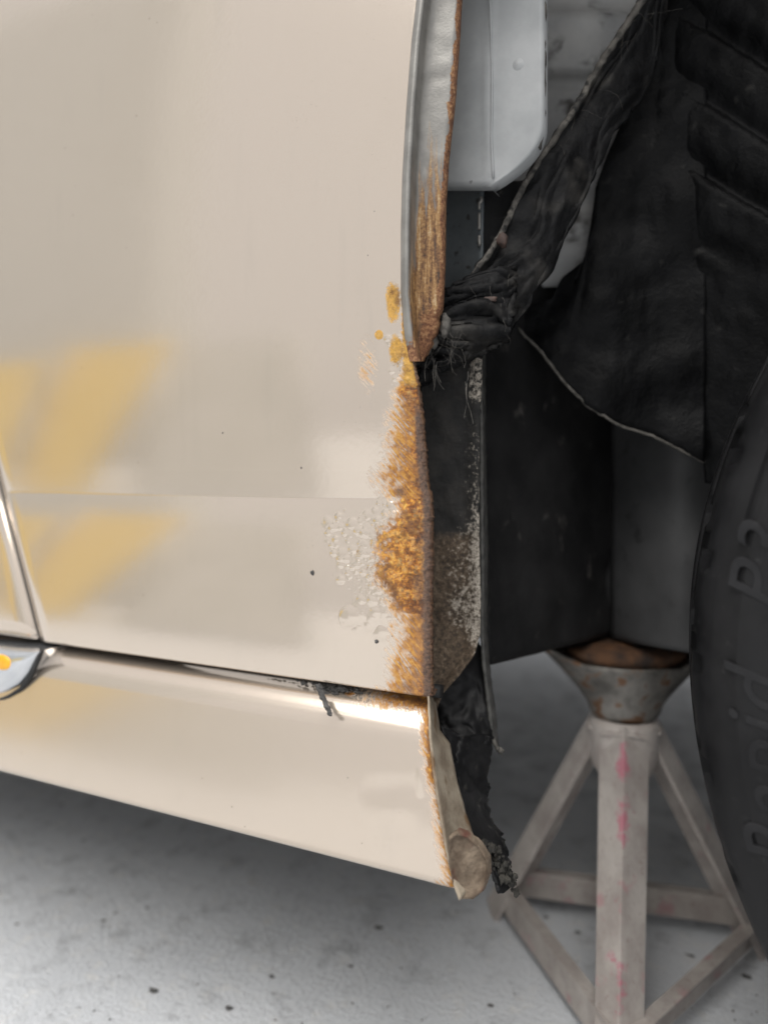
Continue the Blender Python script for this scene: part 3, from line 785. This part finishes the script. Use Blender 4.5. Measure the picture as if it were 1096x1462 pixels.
# black liner sheet hanging behind, with a sagging lower edge
def liner_sheet():
    top = [(735, 440, .14), (785, 425, .145), (800, 396, .148), (836, 372, .15), (850, 318, .15), (852, 262, .153), (905, 130, .16), (945, 40, .165), (960, -120, .165), (1010, -160, .165)]
    bot = [(738, 468, .14), (772, 502, .142), (800, 540, .145), (836, 578, .15), (884, 608, .155), (930, 622, .16), (1005, 660, .17)]
    kid(sheet('wheel_liner', top, bot, 90, 50, M['liner'], car, .002, .008, 26, 0, .0012, 20.))
    bm = bmesh.new()
    tube(bm, [p + Vector((nz(i*.5, 1), 0, nz(i*.5, 3)))*.0008 for i, p in enumerate(resample([at(x, y, Y-.003) for x, y, Y in bot], 60))], .0011, 6)
    for v in bm.verts: v.co += Vector((nz(v.co.x*300, 1), nz(v.co.x*260, 2), nz(v.co.x*300, 3))) * .0007
    kid(from_bm('liner_hem', bm, M['bead'], car))
    pts = []
    Lf = resample([at(*p) for p in ((925, -160, .170), (940, 60, .172), (960, 210, .172), (984, 400, .174), (1006, 690, .176))], 110)
    Rt = resample([at(*p) for p in ((1230, -160, .150), (1230, 60, .150), (1230, 210, .150), (1230, 400, .150), (1230, 690, .150))], 110)
    for a_, b_ in zip(Lf, Rt):
        row = []
        for k in range(60):
            t = k / 59; p = a_.lerp(b_, t); px, py = proj(p)
            q = ((py - .62 * (px - 1000)) - 40) / 104; f = q - math.floor(q)
            p.y -= .007 * sst(.0, .12, t) * (sst(.0, .12, f) * (1 - sst(.55, 1.0, f))) * (1 - sst(300, 420, py)) + .0015 * nz(px*.04, py*.04)
            row.append(p)
        pts.append(row)
    o = kid(grid('arch_liner', pts, M['liner'], car, solid=.002)); o['label'] = 'ribbed black plastic arch liner behind the tyre'
liner_sheet()

# frame rail, firewall, underbody
kid(sheet('chassis_rail', [(686, 360, .10), (688, 700, .10), (694, 950, .10)], [(880, 380, .27), (878, 700, .27), (872, 905, .27)], 60, 40, M['under'], car, .003, .006, 22, .0, .0015))
def rail_face():
    pts = []
    for i in range(50):
        y = 560 + 350 * i / 49
        pts.append([at(872 + 230 * t, y + 42*t, .272 - .055 * math.sin(math.pi * min(1, t*1.0+.05)) + .002*nz(t*6, y*.02)) for t in [k/24 for k in range(25)]])
    pts.append([p + Vector((0, .12, .0)) for p in pts[-1]])
    kid(grid('crossmember', pts, M['underpale'], car, solid=.003))
rail_face()
def slab(name, x0, x1, y0, y1, z0, z1, mat):
    bm = bmesh.new(); bmesh.ops.create_cube(bm, size=1)
    for v in bm.verts: v.co = Vector(((x0+x1)/2 + v.co.x*(x1-x0), (y0+y1)/2 + v.co.y*(y1-y0), (z0+z1)/2 + v.co.z*(z1-z0)))
    o = kid(from_bm(name, bm, mat, car, False)); md = o.modifiers.new('bevel', 'BEVEL'); md.width = .01; md.segments = 2; return o
slab('floor_pan', -2.6, -.26, .06, 1.45, .285, .33, M['under'])
slab('engine_bay_floor', -.25, .95, .42, 1.40, .385, .43, M['under'])
slab('firewall', -.30, -.26, .06, 1.45, .335, 1.04, M['under'])
slab('far_sill', -2.6, 1.2, 1.45, 1.50, .30, 1.05, M['paint'])
slab('front_bumper', 1.0, 1.15, -.02, 1.45, .20, .75, M['paint'])
slab('bonnet', -.6, .95, .02, 1.45, 1.06, 1.08, M['paint'])
slab('inner_skirt', -.25, .95, .38, .41, .38, 1.05, M['under'])

# ---------------- wheel
def wheel():
    RT, WT = .360, .19
    hub = Vector((at(984, 900, 0).x + RT - .0045, .090, at(1040, 936, 0).z))
    w = bpy.data.objects.new('wheel', None); COL.objects.link(w); w.parent = car
    w.matrix_parent_inverse = Matrix.Translation(-car.location)
    w.location = hub; w.rotation_euler = (rad(0), 0, rad(3.0)); w.empty_display_size = .1
    # profile: (axial, radius), outer face at negative axial
    a = WT / 2
    pf = [(-.060, 0.2250), (-.072, 0.2300), (-.083, 0.2420), (-.0905, 0.2600), (-.0945, 0.2800), (-.0962, 0.2980), (-.0964, 0.3065), (-.0964, 0.3070), (-.0952, 0.3090), (-.0948, 0.3200), (-.0936, 0.3300), (-.0922, 0.3380), (-.0918, 0.3385), (-.0900, 0.3405), (-.0880, 0.3435), (-.0840, 0.3485), (-.0815, 0.3505), (-.0805, 0.3512), (-.078, 0.3535), (-.070, 0.3565), (-.060, 0.3580), (-.045, 0.3590), (-.0445, 0.3530), (-.037, 0.3530), (-.0365, 0.3595), (-.02, 0.3600), (-.006, 0.3600), (-.0055, 0.3530), (.0055, 0.3530), (.006, 0.3600)]
    pf += [(-x, r) for x, r in reversed(pf[:-2])]
    SEG = 720; vs = []; fs = []
    for k in range(SEG):
        th = k * 2 * math.pi / SEG
        for i, (ax, r) in enumerate(pf):
            rr = r
            if r > .356 and abs(ax) > .03:                    # cross grooves of the shoulder blocks
                ph = (k + ax * 260 * (1 if ax < 0 else -1)) % 18
                if ph < 3: rr = r - .006
            vs.append((rr * math.cos(th), ax, rr * math.sin(th)))
    m = len(pf)
    for k in range(SEG):
        for i in range(m - 1): fs.append((k*m+i, k*m+i+1, ((k+1) % SEG)*m+i+1, ((k+1) % SEG)*m+i))
    me = bpy.data.meshes.new('tyre'); me.from_pydata(vs, [], fs); me.update()
    link('tyre', me, M['tyre'], w)
    # fine radial serrations below the shoulder
    bm = bmesh.new()
    for k in range(96):
        th = rad(146) + rad(24) * k / 96; r0, r1 = .3250 - .006 * (1 - k/96), .3440
        for side in (0,):
            c, s = math.cos(th), math.sin(th); tn = Vector((-s, 0, c)) * .00052
            p0, p1 = Vector((r0*c, -.0938, r0*s)), Vector((r1*c, -.0878, r1*s)); up = Vector((0, -.0013, 0))
            v = [bm.verts.new(q) for q in (p0 - tn, p0 + tn, p1 + tn, p1 - tn)] + [bm.verts.new(q) for q in (p0 + up, p1 + up)]
            bm.faces.new((v[0], v[4], v[5], v[3])); bm.faces.new((v[1], v[2], v[5], v[4])); bm.faces.new((v[0], v[1], v[4])); bm.faces.new((v[2], v[3], v[5]))
    o = from_bm('serration_band', bm, M['letters'], w, False); o['kind'] = 'stuff'
    # raised sidewall lettering, bent round the wheel
    def letters(txt, th0, size, rbase, shear=.35):
        fc = bpy.data.curves.new('lettering', 'FONT'); fc.body = txt; fc.size = size; fc.shear = shear; fc.extrude = .0007; fc.bevel_depth = .0002; fc.bevel_resolution = 1
        fc.space_character = 1.12
        tmp = bpy.data.objects.new('lettering', fc); COL.objects.link(tmp)
        dg = bpy.context.evaluated_depsgraph_get(); me = bpy.data.meshes.new_from_object(tmp.evaluated_get(dg))
        bpy.data.objects.remove(tmp)
        for v in me.vertices:
            x, y, z = v.co; r = rbase + y; th = th0 - x / (rbase + size * .35)
            ax = -.0949 - z + max(0, r - .318) * .14
            v.co = Vector((r * math.cos(th), ax, r * math.sin(th)))
        me.name = 'lettering'; return link('lettering', me, M['letters'], w, False)
    letters('Rapid', rad(WHEEL_T1), .039, .3170)
    letters('P3', rad(WHEEL_T2), .037, .3200)
    # rim and disc
    bm = bmesh.new()
    Mx = Matrix.Rotation(rad(90), 4, 'X')
    lathe(bm, [(.0001, .03), (.05, .035), (.06, .045), (.15, .05), (.19, .075), (.21, .078), (.218, .088), (.227, .086), (.228, .07), (.22, .0), (.22, -.08)], 64, Mx)
    from_bm('rim', bm, M['rim'], w)
WHEEL_T1, WHEEL_T2 = 197.8, 175.3
wheel()

# ------------------------------------------------------------------ jack stand
def jack_stand():
    A, B = on_floor(708, 1296), on_floor(1084, 1350)
    # equilateral base: third corner towards the camera
    mid = (A + B) / 2; side = (B - A); nrm = Vector((side.y, -side.x, 0)).normalized()
    Cc = on_floor(882, 1545)
    ctr = (A + B + Cc) / 3
    ctr = Vector((0, 0, 0)) + on_floor(884, 1372)   # under the saddle
    zs = None
    def axis_z(py):                              # height of the post axis seen at that row
        d = ray(884, py); t = ((ctr - CAM).dot(CF * 1.0 - Vector((0, 0, CF.z)))) 
        lo, hi = -.2, .9
        for _ in range(40):
            m = (lo + hi) / 2
            if proj(Vector((ctr.x, ctr.y, m)))[1] > py: lo = m
            else: hi = m
        return (lo + hi) / 2
    st = root('jack_stand', ctr, 'worn pinkish-grey steel jack stand with three legs under the car', 'jack stand')
    inv_ = Matrix.Translation(-ctr)
    def add(o): o.matrix_parent_inverse = inv_; return o
    z_col0, z_neck, z_rim, z_top = axis_z(1085), axis_z(1022), axis_z(968), axis_z(935)
    def leg(foot, top, wt, wb, pink=False, out=None):
        """angle iron with its ridge outward"""
        foot, top = Vector(foot), Vector(top)
        d = (top - foot).normalized(); out = Vector((foot.x - ctr.x, foot.y - ctr.y, 0)).normalized()
        out = (out - d * out.dot(d)).normalized(); sdv = d.cross(out)
        n = 60; prof_ = lambda w: [(-w*.72, -w*.72), (-w*.36, -w*.36), (-.0016, -.0012), (0, 0), (.0016, -.0012), (w*.36, -w*.36), (w*.72, -w*.72)]
        pts, PK = [], []
        for i in range(n):
            t = i / (n - 1); c = foot.lerp(top, t); w = wb + (wt - wb) * t
            row = []
            for (s, o_) in prof_(w):
                p = c + sdv * s + out * (o_ + .012); row.append(p)
                px, py = proj(p); pk = 0
                if pink: pk = max(ell(px, py, 889, 1090, 14, 42), ell(px, py, 893, 1175, 18, 55), .8*ell(px, py, 862, 1366, 14, 14), .4*ell(px, py, 880, 1290, 16, 50), .5 * ell(px, py, 886, 1400, 20, 60))
                PK.append(pk)
            pts.append(row)
        return add(grid('leg', pts, M['stand'], st, {'pink': PK}, solid=.004, offset=-1, smooth=False))
    up = lambda c: Vector((ctr.x, ctr.y, 0)) + (Vector((c.x - ctr.x, c.y - ctr.y, 0))).normalized() * .020 + Vector((0, 0, z_neck - .006))
    leg(Cc, up(Cc), .029, .024, True)
    leg(A, up(A), .026, .030); leg(B, up(B), .026, .030)
    # base braces: flat bars between the legs
    def brace(p, q, z=.022, h=.026):
        p, q = Vector((p.x, p.y, z)), Vector((q.x, q.y, z)); p, q = p.lerp(q, .03), q.lerp(p, .03)
        d = (q - p).normalized(); o_ = Vector((-d.y, d.x, 0))
        bm = bmesh.new()
        prof_ = [(-.0018, -h/2), (.0018, -h/2), (.0018, h/2 - .004), (.010, h/2 - .002), (.010, h/2), (-.0018, h/2)]
        n = 20; rings = []
        for i in range(n):
            c = p.lerp(q, i / (n-1)); rings.append([bm.verts.new(c + o_ * a + Vector((0, 0, b))) for a, b in prof_])
        for u, v in zip(rings, rings[1:]):
            for k in range(len(prof_)): bm.faces.new((u[k], u[(k+1) % 6], v[(k+1) % 6], v[k]))
        bm.faces.new(rings[0]); bm.faces.new(rings[-1][::-1])
        add(from_bm('brace', bm, M['stand'], st, False))
    brace(A, B, .03); brace(A, Cc); brace(B, Cc)
    T = Matrix.Translation(Vector((ctr.x, ctr.y, 0)))
    bm = bmesh.new()                                # collar the legs are welded to
    lathe(bm, [(.022, z_col0 - .012), (.0275, z_col0 - .004), (.0295, z_col0 + .004), (.0295, z_neck - .006), (.0285, z_neck - .002), (.024, z_neck)], 40, T)
    add(from_bm('collar', bm, M['stand'], st))
    bm = bmesh.new()
    lathe(bm, [(.014, .06), (.014, z_col0)], 20, T); add(from_bm('post', bm, M['rusty'], st))
    for q in (A, B, Cc):                            # weld beads where the legs meet the collar
        o_ = Vector((q.x - ctr.x, q.y - ctr.y, 0)).normalized(); sd_ = Vector((-o_.y, o_.x, 0))
        bm = bmesh.new()
        for k in range(16):
            f = (k - 7.5) / 7.5; a_ = rad(38) * f
            lump(bm, Vector((ctr.x, ctr.y, z_neck - .007 - .004*f*f)) + (o_ * math.cos(a_) + sd_ * math.sin(a_)) * .0300, .0022, (1, 1, .8), .4, 1, k)
        add(from_bm('weld_bead', bm, M['stand'], st))
    # saddle: neck, flaring cup and two upturned ears
    axis = Vector((math.cos(YAW - rad(8)), math.sin(YAW - rad(8)), 0))
    R = T @ Matrix.Rotation(YAW - rad(8), 4, 'Z')
    bm = bmesh.new()
    seg = 64
    prof_ = [(.0200, z_neck - .004, 0), (.0285, z_neck + .002, 0), (.0310, z_neck + .006, 0), (.0310, z_neck + .012, .1), (.034, z_neck + .020, .3), (.040, z_rim, .7), (.046, z_top - .008, 1), (.0475, z_top - .004, 1), (.045, z_top - .003, 1), (.038, z_rim + .004, .8), (.012, z_rim - .002, .1), (.001, z_rim - .003, 0)]
    rings = []
    for r, z, f in prof_:
        ring = []
        for k in range(seg):
            th = 2*math.pi*k/seg; c, s = math.cos(th), math.sin(th)
            ear = max(0, abs(c) - .70) / .30
            rr = r * (1 + .66 * f * abs(c) ** 3); zz = z + f * .014 * ear ** 1.2
            ring.append(bm.verts.new(R @ Vector((rr*c, r*s*.82, zz))))
        rings.append(ring)
    for u, v in zip(rings, rings[1:]):
        for k in range(seg): bm.faces.new((u[k], u[(k+1) % seg], v[(k+1) % seg], v[k]))
    add(from_bm('saddle', bm, M['saddle'], st))
    bm = bmesh.new()                                # dark rusty lens standing in for the shadow above the saddle
    lathe(bm, [(.001, z_rim), (.03, z_rim + .001), (.041, z_top - .002), (.043, z_top + .006), (.03, z_top + .012), (.001, z_top + .012)], 40, R, 1.25, .8)
    for v in bm.verts: v.co += Vector((nz(v.co.x*90, v.co.z*90), nz(v.co.y*90, 2), nz(v.co.x*80, v.co.y*80)*1.2)) * .002
    o = from_bm('rusty_shade_lens', bm, M['rusty'], car); kid(o)
    return ctr
jack_stand()

# ------------------------------------------------------------------ the yard behind the camera (ramps made up for the reflections in the paint)
def box_thing(name, x0, x1, y0, y1, z0, z1, mat, label, cat, bev=.02, group=None, shear=0.):
    bm = bmesh.new(); bmesh.ops.create_cube(bm, size=1)
    for v in bm.verts:
        k = v.co.z + .5
        v.co = Vector(((x0+x1)/2 + v.co.x*(x1-x0) * (1 + shear * k), (y0+y1)/2 + v.co.y*(y1-y0), z0 + k*(z1-z0)))
    bmesh.ops.bevel(bm, geom=bm.edges[:], offset=bev, segments=2, affect='EDGES')
    o = from_bm(name, bm, mat, None, False); o['label'] = label; o['category'] = cat
    if group: o['group'] = group
    return o
def ramp(name, bl, br, tl, tr, yb, yt, h, mat, label, cat, group=None):
    """a made-up ramp out of view, its deck sloped so the sun brightens its reflection, with side cheeks and two feet"""
    cx = (bl + br) / 2; t = root(name, (cx, yb, 0), label, cat, group)
    q = [Vector((bl-cx, 0, .05)), Vector((br-cx, 0, .05)), Vector((tr-cx, yt-yb, h)), Vector((tl-cx, yt-yb, h))]
    bm = bmesh.new(); lo = [bm.verts.new(v) for v in q]; hi = [bm.verts.new(v - Vector((0, .03, .05))) for v in q]
    bm.faces.new(lo); bm.faces.new(hi[::-1])
    for k in range(4): bm.faces.new((lo[k], hi[k], hi[(k+1) % 4], lo[(k+1) % 4]))
    from_bm('deck', bm, mat, t, False)
    for a_, b_ in ((0, 3), (1, 2)):
        bm = bmesh.new(); tube(bm, [q[a_] + Vector((0, 0, .03)), q[b_] + Vector((0, 0, .03))], .025, 8); from_bm('side_rail', bm, mat, t)
        bm = bmesh.new(); tube(bm, [q[b_] - Vector((0, .02, .05)), Vector((q[b_].x, q[b_].y - .05, .0))], .025, 8); from_bm('foot', bm, M['grey_steel'], t)
ramp('added_yellow_ramp', -7.6, -5.36, -8.2, -6.12, -3.5, -4.7, 1.28, M['yellow'], 'made-up yellow ramp out of view, at the far left of the paint reflection', 'ramp', 'added yellow ramps across the yard')
ramp('added_yellow_ramp', -4.98, -4.36, -5.6, -4.5, -3.5, -4.7, 1.36, M['yellow'], 'made-up yellow ramp out of view, next to the white one in the paint reflection', 'ramp', 'added yellow ramps across the yard')
ramp('added_white_ramp', -3.8, -2.35, -4.4, -3.2, -3.5, -4.7, 1.28, M['offwhite'], 'made-up white ramp out of view, beside the yellow ones, mirrored in the paint', 'ramp')
box_thing('white_building', -26, -7.9, -9.2, -8.2, 0, 9.5, M['white'], 'tall white-painted building across the yard, mirrored at the left of the paint', 'building')
